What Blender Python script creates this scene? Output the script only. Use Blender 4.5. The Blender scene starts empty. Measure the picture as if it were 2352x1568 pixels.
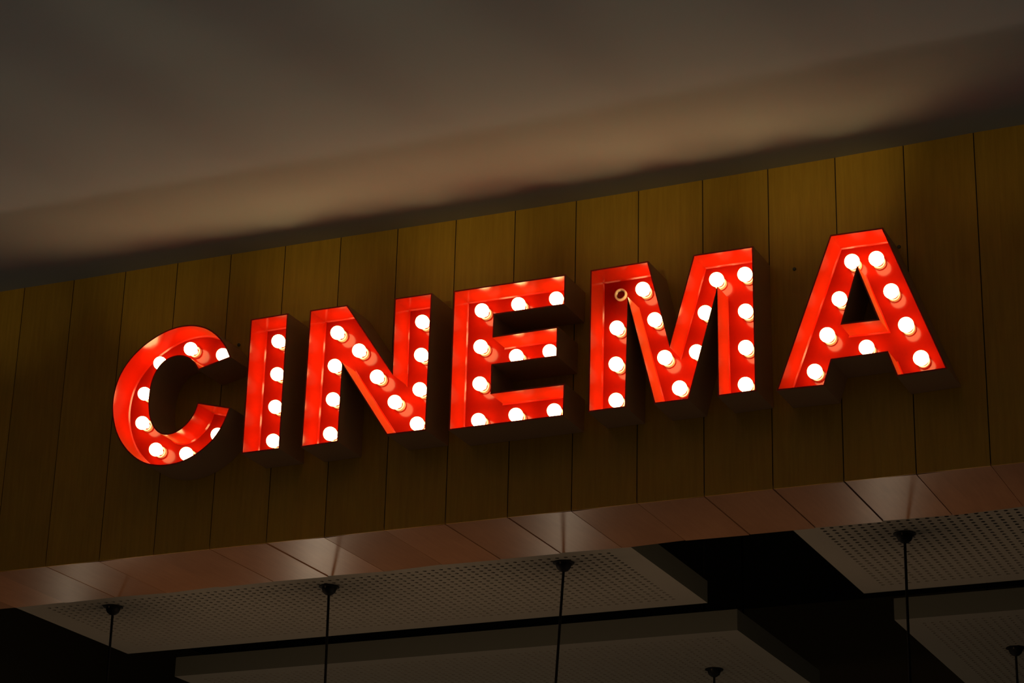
import bpy, bmesh, math, random
from mathutils import Vector, Matrix

# ------------------------------------------------------------------ scene scale
S = 0.2            # one cladding board is 0.2 m wide; shapes below are laid out in board widths
Z0 = 3.54          # height of the underside of the bulkhead above the floor, metres
def P(x, y, z): return Vector((x*S, y*S, z*S + Z0))

sc = bpy.context.scene
col = sc.collection
sc.view_settings.view_transform = 'Standard'
sc.view_settings.look = 'None'
sc.view_settings.gamma = 1.0
sc.view_settings.use_curve_mapping = False
sc.view_settings.exposure = 0.0

# ------------------------------------------------------------------ camera
cd = bpy.data.cameras.new('camera'); cam = bpy.data.objects.new('camera', cd); col.objects.link(cam)
cd.sensor_width = 36.0; cd.lens = 36.0*5301.266/2352.0; cd.clip_end = 200
Rm = ((0.912444245, -0.389016682, 0.126931162), (0.408431867, 0.846795943, -0.340763908), (0.025078052, 0.362770798, 0.931540895))
M = Matrix.Identity(4)
cp = P(14.313474801, -28.998887086, -9.704254091)
for i in range(3):
    M[i][0] = Rm[i][0]; M[i][1] = Rm[i][2]; M[i][2] = -Rm[i][1]; M[i][3] = cp[i]
cam.matrix_world = M
sc.camera = cam

# ------------------------------------------------------------------ world: dim hall light
BULB_E = 11.0
w = bpy.data.worlds.new('world'); sc.world = w; w.use_nodes = True
bg = w.node_tree.nodes['Background']
bg.inputs[0].default_value = (1.0, 0.90, 0.74, 1); bg.inputs[1].default_value = 0.024

# added fill spots without fixtures, brightening the head of the cladding
for x, e in ((-8.0, 50), (-5.2, 75), (-2.4, 100), (0.3, 160), (3.0, 160), (5.7, 160), (8.4, 45)):
    ld = bpy.data.lights.new('wall_head_fill', 'SPOT'); lo = bpy.data.objects.new('wall_head_fill', ld); col.objects.link(lo)
    ld.energy = e; ld.color = (1.0, 0.84, 0.45); ld.spot_size = math.radians(6.5); ld.spot_blend = 1.0; ld.shadow_soft_size = 0.05
    a = P(x+2.0, -30, -3.2); lo.location = a; lo.rotation_euler = (P(x, 0, 4.85)-a).to_track_quat('-Z', 'Y').to_euler()

# small lamps of the room behind the bulkhead, below the frame: they glint in the varnished soffit
for x, e in ((-15.0, 0.9), (-9.0, 2.2), (-3.4, 1.2), (3.2, 1.0)):
    ld = bpy.data.lights.new('room_lamp', 'POINT'); lo = bpy.data.objects.new('room_lamp', ld); col.objects.link(lo)
    ld.energy = e; ld.color = (1.0, 0.80, 0.56); ld.shadow_soft_size = 0.035; lo.location = P(x, 12, -4.15)

# ------------------------------------------------------------------ helpers
def setn(n, name, v):
    if name in n.inputs: n.inputs[name].default_value = v
def mat(name, base, rough=0.5, metallic=0.0, spec=0.5, coat=0.0, coat_rough=0.1, emit=None, estr=0.0):
    m = bpy.data.materials.new(name); m.use_nodes = True
    b = m.node_tree.nodes['Principled BSDF']
    b.inputs['Base Color'].default_value = (*base, 1)
    b.inputs['Roughness'].default_value = rough
    b.inputs['Metallic'].default_value = metallic
    setn(b, 'Specular IOR Level', spec); setn(b, 'Coat Weight', coat); setn(b, 'Coat Roughness', coat_rough)
    if emit: setn(b, 'Emission Color', (*emit, 1)); setn(b, 'Emission Strength', estr)
    return m
def noise_bump(m, scale, strength, dist=0.002, stretch=(1, 1, 1), rough_var=0.0):
    nt = m.node_tree; b = nt.nodes['Principled BSDF']
    tc = nt.nodes.new('ShaderNodeTexCoord'); mp = nt.nodes.new('ShaderNodeMapping')
    mp.inputs['Scale'].default_value = stretch
    n = nt.nodes.new('ShaderNodeTexNoise'); n.inputs['Scale'].default_value = scale; n.inputs['Detail'].default_value = 4
    bp = nt.nodes.new('ShaderNodeBump'); bp.inputs['Strength'].default_value = strength; bp.inputs['Distance'].default_value = dist
    nt.links.new(tc.outputs['Object'], mp.inputs[0]); nt.links.new(mp.outputs[0], n.inputs['Vector'])
    nt.links.new(n.outputs[0], bp.inputs['Height']); nt.links.new(bp.outputs[0], b.inputs['Normal'])
    return n
def wood(name, c1, c2, rough, axis, coat=0.0, var=0.35):
    """veneer: fine grain drawn out along one axis, slow mottling, each board a little different"""
    m = mat(name, c1, rough, coat=coat, coat_rough=0.25)
    nt = m.node_tree; b = nt.nodes['Principled BSDF']; L = nt.links.new
    tc = nt.nodes.new('ShaderNodeTexCoord'); geo = nt.nodes.new('ShaderNodeNewGeometry')
    off = nt.nodes.new('ShaderNodeVectorMath'); off.operation = 'ADD'
    mul = nt.nodes.new('ShaderNodeMath'); mul.operation = 'MULTIPLY'; mul.inputs[1].default_value = 37.0
    L(geo.outputs['Random Per Island'], mul.inputs[0]); L(tc.outputs['Object'], off.inputs[0]); L(mul.outputs[0], off.inputs[1])
    def nz(scale, st, det=5):
        mp = nt.nodes.new('ShaderNodeMapping'); mp.inputs['Scale'].default_value = st
        n = nt.nodes.new('ShaderNodeTexNoise'); n.inputs['Scale'].default_value = scale; n.inputs['Detail'].default_value = det
        n.inputs['Roughness'].default_value = 0.65
        L(off.outputs[0], mp.inputs[0]); L(mp.outputs[0], n.inputs['Vector']); return n.outputs[0]
    st = {'z': (1, 1, 0.06), 'y': (1, 0.08, 1)}[axis]
    fine = nz(90, st); slow = nz(6, (1, 1, 0.45) if axis == 'z' else (1, .6, 1), 3)
    mx = nt.nodes.new('ShaderNodeMath'); mx.operation = 'MULTIPLY_ADD'; mx.inputs[1].default_value = 0.55
    L(fine, mx.inputs[0])
    m2 = nt.nodes.new('ShaderNodeMath'); m2.operation = 'MULTIPLY'; m2.inputs[1].default_value = 0.5; L(slow, m2.inputs[0]); L(m2.outputs[0], mx.inputs[2])
    rp = nt.nodes.new('ShaderNodeValToRGB'); rp.color_ramp.elements[0].position = 0.30; rp.color_ramp.elements[1].position = 0.75
    rp.color_ramp.elements[0].color = (*c1, 1); rp.color_ramp.elements[1].color = (*c2, 1); L(mx.outputs[0], rp.inputs[0])
    hs = nt.nodes.new('ShaderNodeHueSaturation')
    v = nt.nodes.new('ShaderNodeMapRange'); v.inputs['To Min'].default_value = 1-var*.5; v.inputs['To Max'].default_value = 1+var*.5
    L(geo.outputs['Random Per Island'], v.inputs[0]); L(v.outputs[0], hs.inputs['Value']); L(rp.outputs[0], hs.inputs['Color'])
    L(hs.outputs[0], b.inputs['Base Color'])
    bp = nt.nodes.new('ShaderNodeBump'); bp.inputs['Strength'].default_value = 0.12; bp.inputs['Distance'].default_value = 0.001
    L(fine, bp.inputs['Height']); L(bp.outputs[0], b.inputs['Normal'])
    return m

class MB:
    """collects geometry (in board units) for ONE mesh object"""
    def __init__(s, origin=(0, 0, 0)): s.v = []; s.f = []; s.mi = []; s.o = Vector(origin)
    def vert(s, x, y, z):
        s.v.append(((x-s.o.x)*S, (y-s.o.y)*S, (z-s.o.z)*S)); return len(s.v)-1
    def face(s, ids, mi=0): s.f.append(tuple(ids)); s.mi.append(mi)
    def box(s, x0, x1, y0, y1, z0, z1, mi=0, tz=None):
        # tz: (z at x0, z at x1) for a top that follows the ceiling line
        ta, tb = tz if tz else (z1, z1)
        a = [s.vert(x, y, z) for x, y, z in ((x0, y0, z0), (x1, y0, z0), (x1, y1, z0), (x0, y1, z0), (x0, y0, ta), (x1, y0, tb), (x1, y1, tb), (x0, y1, ta))]
        for q in ((0, 3, 2, 1), (4, 5, 6, 7), (0, 1, 5, 4), (1, 2, 6, 5), (2, 3, 7, 6), (3, 0, 4, 7)): s.face([a[i] for i in q], mi)
    def lathe(s, prof, c, axis='z', n=24, mi=0, cap=(True, True)):
        # prof: (radius, offset along axis)
        rings = []
        for r, h in prof:
            ring = []
            for k in range(n):
                a = 2*math.pi*k/n; u, w_ = r*math.cos(a), r*math.sin(a)
                if axis == 'z': ring.append(s.vert(c[0]+u, c[1]+w_, c[2]+h))
                else: ring.append(s.vert(c[0]+u, c[1]-h, c[2]+w_))     # axis 'y': offset towards the viewer (-y)
            rings.append(ring)
        for a, b in zip(rings, rings[1:]):
            for k in range(n):
                j = (k+1) % n; s.face((a[k], a[j], b[j], b[k]), mi)
        if cap[0]: s.face(rings[0][::-1], mi)
        if cap[1]: s.face(rings[-1], mi)
    def mesh(s, name, mats, smooth=False):
        me = bpy.data.meshes.new(name); me.from_pydata(s.v, [], s.f)
        for m in mats: me.materials.append(m)
        me.polygons.foreach_set('material_index', s.mi)
        if smooth: me.polygons.foreach_set('use_smooth', [True]*len(s.f))
        me.update()
        bm = bmesh.new(); bm.from_mesh(me); bmesh.ops.recalc_face_normals(bm, faces=bm.faces); bm.to_mesh(me); bm.free()
        return me
    def build(s, name, mats, parent=None, smooth=False, porigin=(0, 0, 0)):
        if not isinstance(mats, (list, tuple)): mats = [mats]
        o = bpy.data.objects.new(name, s.mesh(name, mats, smooth)); col.objects.link(o)
        if parent is None: o.location = P(*s.o)
        else:
            o.parent = parent; o.location = (s.o - Vector(porigin))*S
        return o
def tag(o, label=None, cat=None, group=None, kind=None):
    if label: o['label'] = label
    if cat: o['category'] = cat
    if group: o['group'] = group
    if kind: o['kind'] = kind
    return o
def empty(name, loc):
    o = bpy.data.objects.new(name, None); col.objects.link(o); o.location = P(*loc); o.empty_display_size = 0.1; return o
def auto_smooth(o, deg=35):
    me = o.data
    me.polygons.foreach_set('use_smooth', [True]*len(me.polygons))
    bm = bmesh.new(); bm.from_mesh(me)
    for e in bm.edges:
        e.smooth = not (len(e.link_faces) == 2 and e.calc_face_angle(0) > math.radians(deg))
    bm.to_mesh(me); bm.free()

# ------------------------------------------------------------------ materials
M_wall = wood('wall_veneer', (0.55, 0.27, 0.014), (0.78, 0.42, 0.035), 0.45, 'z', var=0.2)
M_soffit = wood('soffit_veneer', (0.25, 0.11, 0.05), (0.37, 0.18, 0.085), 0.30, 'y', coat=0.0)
M_gap = mat('board_joint', (0.035, 0.020, 0.008), 0.8)
M_ceiling = mat('ceiling_plaster', (0.50, 0.58, 0.66), 0.9, spec=0.1); noise_bump(M_ceiling, 1.6, 0.02, 0.01)
M_red = mat('red_gloss_paint', (0.50, 0.009, 0.001), 0.4, spec=0.0, coat=1.0, coat_rough=0.17)
for k_, v_ in (('Sheen Weight', 0.55), ('Sheen Roughness', 0.30), ('Sheen Tint', (1.0, 0.60, 0.15, 1))): setn(M_red.node_tree.nodes['Principled BSDF'], k_, v_); noise_bump(M_red, 14, 0.05, 0.002)
M_redback = mat('red_satin_paint', (0.34, 0.007, 0.001), 0.4, spec=0.0, coat=0.4, coat_rough=0.14); noise_bump(M_redback, 60, 0.04, 0.0005)
M_outer = mat('dark_red_brown_paint', (0.60, 0.33, 0.17), 0.45)
M_bulb = mat('lit_bulb_glass', (0.9, 0.85, 0.8), 0.3, emit=(1.0, 0.70, 0.27), estr=BULB_E)
M_cream = mat('cream_socket_plastic', (0.75, 0.62, 0.42), 0.4)
M_metal = mat('socket_contact_metal', (0.45, 0.40, 0.34), 0.35, metallic=0.9)
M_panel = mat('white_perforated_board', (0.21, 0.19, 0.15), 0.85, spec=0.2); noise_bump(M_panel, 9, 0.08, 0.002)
M_edge = mat('dark_board_edge', (0.10, 0.10, 0.075), 0.9, spec=0.1)  # panel sides and top, a darker tone than the underside
M_dark = mat('dark_backing', (0.012, 0.011, 0.009), 0.9, spec=0.1)
M_plenum = mat('black_painted_plenum', (0.010, 0.010, 0.008), 0.95, spec=0.05)
M_backwall = mat('dark_brown_wall', (0.04, 0.032, 0.016), 0.9, spec=0.2); noise_bump(M_backwall, 4, 0.1)
M_black = mat('black_satin_metal', (0.004, 0.004, 0.004), 0.6, spec=0.15)
M_screw = mat('grey_screw_metal', (0.14, 0.12, 0.09), 0.5, metallic=0.5)
M_lamp = mat('pendant_lamp_glass', (0.9, 0.8, 0.7), 0.4, emit=(1.0, 0.66, 0.42), estr=90.0)

# ------------------------------------------------------------------ board joints and the ceiling line, measured along the wall
JX = [-7.981, -6.995, -5.99, -4.996, -3.995, -3.0, -2.004, -1.004, -0.004, 0.99, 1.991, 2.991, 3.995, 4.996, 6.001, 7.003, 8.007]
JZ = [4.903, 4.895, 4.895, 4.897, 4.894, 4.886, 4.878, 4.866, 4.854, 4.848, 4.844, 4.843, 4.848, 4.854, 4.861, 4.876, 4.898]
XS = [JX[0]-k for k in range(26, 0, -1)] + JX + [JX[-1]+k for k in range(1, 18)]
def ztop(x):
    if x <= JX[0]: return JZ[0]
    if x >= JX[-1]: return JZ[-1]
    for i in range(len(JX)-1):
        if x <= JX[i+1]:
            t = (x-JX[i])/(JX[i+1]-JX[i]); return JZ[i]*(1-t)+JZ[i+1]*t

SD = 1.975      # soffit depth
random.seed(5)
# front boards of the bulkhead
b = MB()
g = 0.008
for i in range(len(XS)-1):
    x0, x1 = XS[i]+g, XS[i+1]-g
    b.box(x0, x1, 0.0, 0.014, 0.0, 5, 0, (ztop(x0)+.06, ztop(x1)+.06))
b.box(XS[0], XS[-1], 0.014, 0.10, 0.075, 5.0, 1)
tag(b.build('wall_front', [M_wall, M_gap]), kind='structure')
# underside boards: each one hangs a hair differently
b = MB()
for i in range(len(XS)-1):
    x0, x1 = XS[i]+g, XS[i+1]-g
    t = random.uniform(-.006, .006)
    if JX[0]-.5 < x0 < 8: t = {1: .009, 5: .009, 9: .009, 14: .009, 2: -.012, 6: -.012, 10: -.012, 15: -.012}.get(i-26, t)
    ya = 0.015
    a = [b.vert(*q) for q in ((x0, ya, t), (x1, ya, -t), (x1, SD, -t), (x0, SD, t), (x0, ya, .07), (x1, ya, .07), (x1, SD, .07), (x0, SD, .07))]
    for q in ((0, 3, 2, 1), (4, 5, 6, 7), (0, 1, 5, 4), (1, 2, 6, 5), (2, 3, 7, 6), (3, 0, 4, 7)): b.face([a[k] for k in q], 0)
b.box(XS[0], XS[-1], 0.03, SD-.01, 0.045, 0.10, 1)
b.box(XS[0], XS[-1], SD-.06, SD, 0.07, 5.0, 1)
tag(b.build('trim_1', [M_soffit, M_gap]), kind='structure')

# ceiling: comes down gently towards the hall
SLOPE = 0.20
b = MB()
ys = [0.3, 0.0, -1, -2, -4, -7, -11, -15, -15.5, -24, -34, -46]
gx = [-60, -45] + XS[::1] + [35, 50]
idx = [[b.vert(x, y, ztop(x)+max(y, -15)*SLOPE) for x in gx] for y in ys]
up = [[b.vert(x, y, 11.0) for x in (gx[0], gx[-1])] for y in (ys[0], ys[-1])]
for j in range(len(ys)-1):
    for i in range(len(gx)-1): b.face((idx[j][i], idx[j][i+1], idx[j+1][i+1], idx[j+1][i]))
b.face((up[0][0], up[0][1], up[1][1], up[1][0]))
for r, u in ((0, 0), (-1, 1)): b.face(idx[r] + [up[u][1], up[u][0]])
for c_ in (0, -1): b.face([idx[j][c_] for j in range(len(ys))] + [up[1][c_], up[0][c_]])
tag(b.build('ceiling', M_ceiling), kind='structure')

# dark space behind the bulkhead
b = MB(); b.box(-34, 26, SD, 24, 5.0, 5.3); tag(b.build('ceiling_back', M_plenum), kind='structure')
b = MB(); b.box(-34, 26, 24, 24.4, -17.7, 5.3); tag(b.build('wall_back', M_backwall), kind='structure')
b = MB(); b.box(-19.4, -19, SD, 24, -17.7, 5.0); tag(b.build('wall_left', M_backwall), kind='structure')

# ------------------------------------------------------------------ perforated ceiling panels
def perforated(name, x0, x1, y0, y1, hx0, hx1, hy0, hy1, label, pitch=0.142, zb=0.1, t=0.37):
    nx = int(round((hx1-hx0)/pitch))+1; ny = int(round((hy1-hy0)/pitch))+1
    px = pitch; py = pitch
    root = empty(name, ((x0+x1)/2, (y0+y1)/2, zb)); org = ((x0+x1)/2, (y0+y1)/2, zb)
    b = MB(org); th = 0.05
    ax, bx = hx0-px/2, hx0+(nx-.5)*px; ay, by = hy0-py/2, hy0+(ny-.5)*py
    grid = {}
    for i in range(nx+1):
        for j in range(ny+1): grid[i, j] = b.vert(hx0+(i-.5)*px, hy0+(j-.5)*py, zb)
    r = pitch*0.245
    for i in range(nx):
        for j in range(ny):
            cx, cy = hx0+i*px, hy0+j*py
            lo = [b.vert(cx+r*math.cos(math.pi/8*(2*k+1)-math.pi), cy+r*math.sin(math.pi/8*(2*k+1)-math.pi), zb) for k in range(8)]
            hi = [b.vert(cx+r*math.cos(math.pi/8*(2*k+1)-math.pi), cy+r*math.sin(math.pi/8*(2*k+1)-math.pi), zb+th) for k in range(8)]
            c = [grid[i, j], grid[i+1, j], grid[i+1, j+1], grid[i, j+1]]
            # ring angles start at -157.5 deg: k=0,1 lower left ... two per side
            b.face((c[0], c[1], lo[2], lo[1])); b.face((c[1], c[2], lo[4], lo[3])); b.face((c[2], c[3], lo[6], lo[5])); b.face((c[3], c[0], lo[0], lo[7]))
            b.face((c[0], lo[1], lo[0])); b.face((c[1], lo[3], lo[2])); b.face((c[2], lo[5], lo[4])); b.face((c[3], lo[7], lo[6]))
            for k in range(8):
                k2 = (k+1) % 8; b.face((lo[k], lo[k2], hi[k2], hi[k]))
    # plain margin round the holes, upstand, top
    o = [b.vert(*q, zb) for q in ((x0, y0), (x1, y0), (x1, y1), (x0, y1))]
    ut = [b.vert(*q, zb+t) for q in ((x0, y0), (x1, y0), (x1, y1), (x0, y1))]
    b.face([o[0], o[1]] + [grid[i, 0] for i in range(nx, -1, -1)])
    b.face([o[1], o[2]] + [grid[nx, j] for j in range(ny, -1, -1)])
    b.face([o[2], o[3]] + [grid[i, ny] for i in range(nx+1)])
    b.face([o[3], o[0]] + [grid[0, j] for j in range(ny+1)])
    for k in range(4): b.face((o[k], o[(k+1) % 4], ut[(k+1) % 4], ut[k]))
    b.face(ut)
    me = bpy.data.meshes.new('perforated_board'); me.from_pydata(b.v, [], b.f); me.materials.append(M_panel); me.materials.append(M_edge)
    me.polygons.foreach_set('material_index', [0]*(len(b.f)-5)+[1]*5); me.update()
    ob = bpy.data.objects.new('perforated_board', me); col.objects.link(ob); ob.parent = root
    b = MB(org); b.box(x0+.05, x1-.05, y0+.05, y1-.05, zb+th+.005, zb+th+.06); b.build('backing_felt', M_dark, root, porigin=org)
    # hangers up to the plenum
    for hx in (x0+1.2, x1-1.2):
        for hy in (y0+1.7, y1-.9):
            b = MB((hx, hy, zb+t)); b.lathe([(.02, -.002), (.02, 5.0-zb-t)], (hx, hy, zb+t), n=8); b.build('hanger_rod', M_plenum, root, porigin=org)
    tag(root, label, 'ceiling panel', 'white perforated ceiling panels hung behind the bulkhead')
    return root
perforated('perforated_ceiling_panel', -9.21, 1.99, 2.10, 5.77, 1.549-72*.142, 1.549, 5.362-20*.142, 5.362,
           'long white perforated ceiling panel hung directly behind the centre and left of the wooden soffit')
perforated('perforated_ceiling_panel', 4.555, 15.7, 2.05, 6.02, 4.98, 4.98+72*.142, 2.354, 2.354+23*.142,
           'white perforated ceiling panel directly behind the soffit at far right, holding one rod')
perforated('perforated_ceiling_panel', -9.36, 1.87, 7.62, 12.4, 1.454-73*.142, 1.454, 8.0, 8.0+28*.142,
           'second-row white perforated ceiling panel beyond the black gap at bottom centre, front edge showing')
perforated('perforated_ceiling_panel', 4.565, 15.7, 7.80, 13.3, 4.98, 4.98+72*.142, 8.172, 8.172+33*.142,
           'second-row white perforated ceiling panel at the bottom right corner, cut off by the frame')

# ------------------------------------------------------------------ pendant lamps on rods
def pendant(x, y, lean, label, L=2.25):
    zc = 0.1; org = (x, y, zc); root = empty('pendant_lamp', org)
    b = MB(org)
    b.lathe([(.02, .0), (.165, -.004), (.168, -.016), (.12, -.026), (.118, -.06), (.098, -.105), (.055, -.14), (.024, -.15), (.02, -.165)][::-1], (x, y, zc), n=28)
    o = b.build('canopy', M_black, root, porigin=org); auto_smooth(o, 40)
    for k in range(3):
        a = k*2.094+.5; c_ = (x+.128*math.cos(a), y+.128*math.sin(a), zc)
        q = MB(c_); q.lathe([(.012, -.05), (.012, -.02)], c_, n=8)
        q.build('fixing_screw', M_screw, o, porigin=org)
    b = MB((x, y, zc-.16)); n = 12
    for r_, h in ((.021, 0.0), (.021, -L)): pass
    rings = []
    for h in (0.0, -L):
        rings.append([b.vert(x+lean*(-h)+.021*math.cos(2*math.pi*k/n), y+.021*math.sin(2*math.pi*k/n), zc-.16+h) for k in range(n)])
    for k in range(n): b.face((rings[0][k], rings[0][(k+1) % n], rings[1][(k+1) % n], rings[1][k]))
    b.face(rings[0]); b.face(rings[1])
    b.build('rod', M_black, root, smooth=False, porigin=org)
    ex, ez = x+lean*L, zc-.16-L
    b = MB((ex, y, ez)); b.lathe([(.03, .05), (.05, .02), (.10, -.12), (.158, -.185), (.15, -.195), (.09, -.13), (.045, -.02)], (ex, y, ez), n=28, cap=(True, True))
    o = b.build('shade', M_black, root, porigin=org); auto_smooth(o, 40)
    prof = [(max(.001, .17*math.sin(math.pi*k/12)), -.34+.17*math.cos(math.pi*k/12)) for k in range(13)]
    b = MB((ex, y, ez)); b.lathe(prof, (ex, y, ez), n=20); b.build('lamp_globe', M_lamp, root, smooth=True, porigin=org)
    tag(root, label, 'pendant lamp', 'thin black pendant rods below the perforated panels')
pendant(-7.56, 2.78, 0.01, 'thin black pendant rod with small dark canopy, leftmost of the rods, near lower left corner')
pendant(-3.45, 2.83, 0.015, 'thin black pendant rod and canopy on the long panel, second from the left')
pendant(0.70, 2.77, -0.055, 'thin black pendant rod and canopy at the right part of the long front panel')
pendant(6.04, 2.98, 0.0, 'thin black pendant rod and canopy on the front panel at far right')
pendant(0.54, 10.2, 0.0, 'black pendant canopy on the second-row panel, at the bottom edge right of centre', 9.0)
pendant(6.03, 10.3, 0.0, 'black pendant canopy on the second-row panel in the bottom right corner', 9.0)

# ------------------------------------------------------------------ small fixings on the cladding
for (x, z, lb) in ((5.368, 3.223, 'small round screw cap on the cladding between letters M and A'),
                   (-3.729, 3.303, 'tiny dark screw cap on the cladding right of the top of letter C'),
                   (6.888, 3.329, 'tiny dark screw cap on the cladding just right of the top of letter A')):
    b = MB((x, 0, z)); b.lathe([(.026, -.004), (.026, .012), (.018, .02)], (x, 0, z), axis='y', n=14)
    tag(b.build('screw_cap', M_screw), lb, 'screw cap', 'screw caps on the wooden cladding')

# ------------------------------------------------------------------ marquee letters
YF = -0.74; YB = -0.28; YBULB = -0.46
def area(p): return sum(p[i][0]*p[(i+1) % len(p)][1]-p[(i+1) % len(p)][0]*p[i][1] for i in range(len(p)))/2
def ccw(p): return p if area(p) > 0 else p[::-1]
def offset(p, d):
    """inward offset of a ccw loop by d, mitred"""
    n = len(p); out = []
    for i in range(n):
        a, c, e = Vector(p[i-1]), Vector(p[i]), Vector(p[(i+1) % n])
        u = (c-a).normalized(); v = (e-c).normalized()
        n1 = Vector((-u.y, u.x)); n2 = Vector((-v.y, v.x)); s = n1+n2
        k = d/max(.25, (1+n1.dot(n2))) if s.length > 1e-6 else d
        out.append((c.x+s.x*k, c.y+s.y*k))
    return out
def smooth_curve(pts, sub=3):
    out = []
    for i in range(len(pts)-1):
        p0 = Vector(pts[max(i-1, 0)]); p1 = Vector(pts[i]); p2 = Vector(pts[i+1]); p3 = Vector(pts[min(i+2, len(pts)-1)])
        for k in range(sub):
            t = k/sub
            q = 0.5*((2*p1)+(-p0+p2)*t+(2*p0-5*p1+4*p2-p3)*t*t+(-p0+3*p1-3*p2+p3)*t**3)
            out.append((q.x, q.y))
    out.append(pts[-1]); return out

C_out = [(-3.395, 2.785), (-3.500, 2.99), (-3.650, 3.175), (-3.835, 3.318), (-4.02, 3.397), (-4.21, 3.434), (-4.415, 3.432), (-4.63, 3.388), (-4.85, 3.298), (-5.065, 3.168), (-5.25, 3.00), (-5.395, 2.79), (-5.475, 2.56), (-5.500, 2.30), (-5.470, 2.07), (-5.400, 1.850), (-5.290, 1.648), (-5.138, 1.465), (-4.955, 1.313), (-4.755, 1.21), (-4.50, 1.157), (-4.255, 1.158), (-4.04, 1.205), (-3.84, 1.295), (-3.645, 1.43), (-3.50, 1.60), (-3.405, 1.78), (-3.34, 1.966)]
C_in = [(-3.936, 2.121), (-3.985, 1.97), (-4.065, 1.85), (-4.175, 1.752), (-4.295, 1.693), (-4.43, 1.675), (-4.555, 1.71), (-4.665, 1.805), (-4.755, 1.965), (-4.802, 2.19), (-4.806, 2.41), (-4.775, 2.60), (-4.705, 2.755), (-4.595, 2.868), (-4.455, 2.922), (-4.31, 2.922), (-4.173, 2.873), (-4.06, 2.778), (-3.969, 2.65)]
LET = {
 'C': dict(o=smooth_curve(C_out)+smooth_curve(C_in), h=None,
    b=[(-3.721, 2.968), (-4.319, 3.15), (-4.861, 2.981), (-5.104, 2.503), (-5.097, 2.018), (-4.805, 1.548), (-4.244, 1.414), (-3.707, 1.661)],
    l='red marquee letter C lit by round bulbs, first letter of the sign at the left'),
 'I': dict(o=[(-3.092, 3.37), (-2.434, 3.378), (-2.430, 1.192), (-3.088, 1.192)], h=None,
    b=[(-2.742, 3.063), (-2.723, 2.522), (-2.719, 1.992), (-2.718, 1.448)],
    l='red marquee letter I with one column of four lit bulbs, between C and N'),
 'N': dict(o=[(-2.055, 3.372), (-1.414, 3.368), (-0.600, 2.178), (-0.618, 3.358), (0.008, 3.354), (0.0, 1.20), (-0.644, 1.202), (-1.438, 2.401), (-1.441, 1.19), (-2.068, 1.178)], h=None,
    b=[(-1.716, 3.062), (-1.325, 2.719), (-0.999, 2.257), (-0.679, 1.816), (-0.294, 1.429), (-1.729, 2.526), (-1.727, 1.988), (-1.742, 1.444), (-0.279, 3.038), (-0.274, 2.508), (-0.275, 1.964)],
    l='red marquee letter N with lit bulbs, third letter of the sign, between I and E'),
 'E': dict(o=[(0.362, 3.336), (2.160, 3.330), (2.158, 2.854), (1.043, 2.857), (1.040, 2.526), (2.054, 2.534), (2.054, 2.070), (1.033, 2.073), (1.034, 1.655), (2.178, 1.648), (2.170, 1.158), (0.363, 1.155)], h=None,
    b=[(0.701, 3.081), (1.292, 3.093), (1.896, 3.095), (0.699, 2.508), (0.704, 1.928), (0.702, 1.363), (1.279, 2.28), (1.81, 2.284), (1.296, 1.371), (1.897, 1.364)],
    l='red marquee letter E with lit bulbs in three arms, between N and M'),
 'M': dict(o=[(2.543, 3.338), (3.435, 3.346), (3.760, 2.025), (4.116, 3.336), (5.004, 3.332), (5.022, 1.172), (4.461, 1.164), (4.467, 2.781), (4.042, 1.167), (3.529, 1.168), (3.124, 2.820), (3.112, 1.172), (2.536, 1.168)], h=None,
    b=[(2.85, 2.505), (2.842, 1.953), (2.847, 1.405), (3.245, 3.048), (3.429, 2.551), (3.582, 1.954), (3.803, 1.468), (4.057, 1.976), (4.19, 2.55), (4.362, 3.031), (4.783, 3.048), (4.786, 2.488), (4.782, 1.943), (4.772, 1.396)],
    l='red marquee letter M with lit bulbs and one empty socket at its top left'),
 'A': dict(o=[(6.117, 3.327), (6.864, 3.320), (7.668, 1.152), (6.978, 1.133), (6.856, 1.488), (6.093, 1.482), (5.983, 1.125), (5.303, 1.142)], h=[(6.484, 2.760), (6.744, 1.990), (6.256, 2.000)],
    b=[(6.337, 3.007), (6.682, 2.997), (6.142, 2.476), (5.956, 1.97), (5.767, 1.459), (6.503, 1.711), (6.873, 2.486), (7.06, 1.967), (7.246, 1.46)],
    l='red marquee letter A with lit bulbs, last letter of the sign at the right'),
}
# one bulb mesh and one socket mesh, shared by all copies
RB = 0.106
b = MB(); prof = []
for k in range(15):
    a = math.pi*k/14*0.84
    prof.append((max(.0008, RB*math.sin(a)), RB*math.cos(a)))
prof += [(.044, -.112), (.040, -.150)]
b.lathe(prof, (0, 0, 0), axis='y', n=24); bulb_me = b.mesh('light_bulb', [M_bulb], smooth=True)
b = MB(); n_ = 28
# cream ring standing off the back plate, recessed cup with a dull metal thread inside
b.lathe([(.092, -.003), (.092, .040), (.085, .052), (.072, .052), (.066, .040), (.064, -.02)], (0, 0, 0), axis='y', n=n_, mi=0, cap=(False, False))
b.lathe([(.064, .030), (.058, .022), (.060, .014), (.056, .006), (.058, -.004), (.054, -.016), (.02, -.018), (.018, -.006), (.001, -.004)], (0, 0, 0), axis='y', n=n_, mi=1, cap=(False, False))
socket_me = b.mesh('lamp_socket', [M_cream, M_metal], smooth=False)

def fill(outer, holes, y, org):
    """triangulated plate between loops"""
    bm = bmesh.new()
    edges = []
    for lp in [outer]+holes:
        vs = [bm.verts.new(((p[0]-org[0])*S, (y-org[1])*S, (p[1]-org[2])*S)) for p in lp]
        edges += [bm.edges.new((vs[i], vs[(i+1) % len(vs)])) for i in range(len(vs))]
    bmesh.ops.triangle_fill(bm, use_beauty=True, use_dissolve=False, edges=edges)
    return bm

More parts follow.
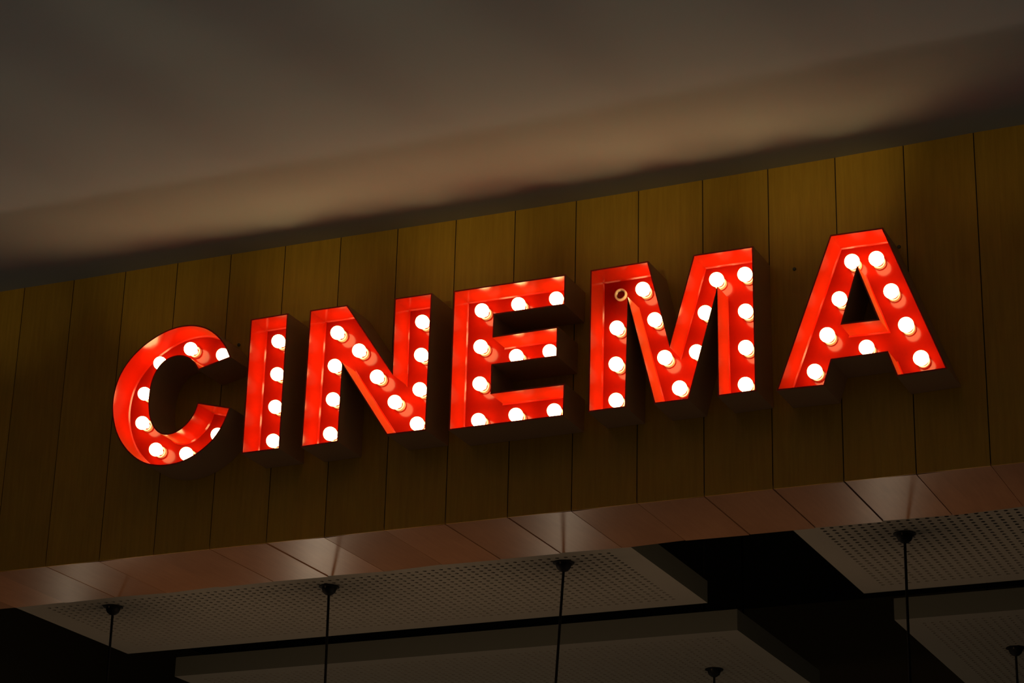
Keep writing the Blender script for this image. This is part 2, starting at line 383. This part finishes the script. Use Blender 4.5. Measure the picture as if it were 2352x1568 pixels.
T = 0.022
for k, d in LET.items():
    outer = ccw(d['o']); holes = [ccw(d['h'])[::-1]] if d['h'] else []
    xs = [p[0] for p in outer]; zs = [p[1] for p in outer]
    org = ((min(xs)+max(xs))/2, 0.0, min(zs))
    root = empty('marquee_letter', org)
    tag(root, d['l'], 'sign letter')
    # sidewall: outer skin dark, rim and inside red
    b = MB(org)
    for lp in [outer]+holes:
        inn = offset(lp, T); n = len(lp)
        of = [b.vert(p[0], YF, p[1]) for p in lp]; ob = [b.vert(p[0], -0.003, p[1]) for p in lp]
        inf = [b.vert(p[0], YF, p[1]) for p in inn]; inb = [b.vert(p[0], YB-.022, p[1]) for p in inn]
        bead = offset(lp, T+.018); inc = [b.vert(p[0], YB+.002, p[1]) for p in bead]
        for i in range(n):
            j = (i+1) % n
            b.face((of[i], of[j], ob[j], ob[i]), 0); b.face((of[i], inf[i], inf[j], of[j]), 1); b.face((inf[i], inb[i], inb[j], inf[j]), 1); b.face((inb[i], inc[i], inc[j], inb[j]), 1)
    sw = b.build('side_wall', [M_outer, M_red], root, porigin=org)
    if k == 'C': auto_smooth(sw, 28)
    # back panel set deep inside
    bo = offset(outer, T*.5); bh = [offset(h, T*.5) for h in holes]
    bm = fill(bo, bh, YB, org)
    ext = bmesh.ops.extrude_face_region(bm, geom=list(bm.faces))
    bmesh.ops.translate(bm, verts=[v for v in ext['geom'] if isinstance(v, bmesh.types.BMVert)], vec=(0, .03*S, 0))
    bmesh.ops.recalc_face_normals(bm, faces=bm.faces)
    me = bpy.data.meshes.new('back_panel'); bm.to_mesh(me); bm.free(); me.materials.append(M_redback)
    o = bpy.data.objects.new('back_panel', me); col.objects.link(o); o.parent = root
    spots = [(p, True) for p in d['b']] + ([((2.842, 3.081), False)] if k == 'M' else [])
    for (x, z), lit in spots:
        s = bpy.data.objects.new('lamp_socket', socket_me); col.objects.link(s); s.parent = root
        s.location = ((x-org[0])*S, YB*S, (z-org[2])*S)
        if lit:
            q = bpy.data.objects.new('light_bulb', bulb_me); col.objects.link(q); q.parent = s
            q.location = (0, (YBULB-YB)*S, 0)
        else: s['label'] = 'empty socket without a bulb'
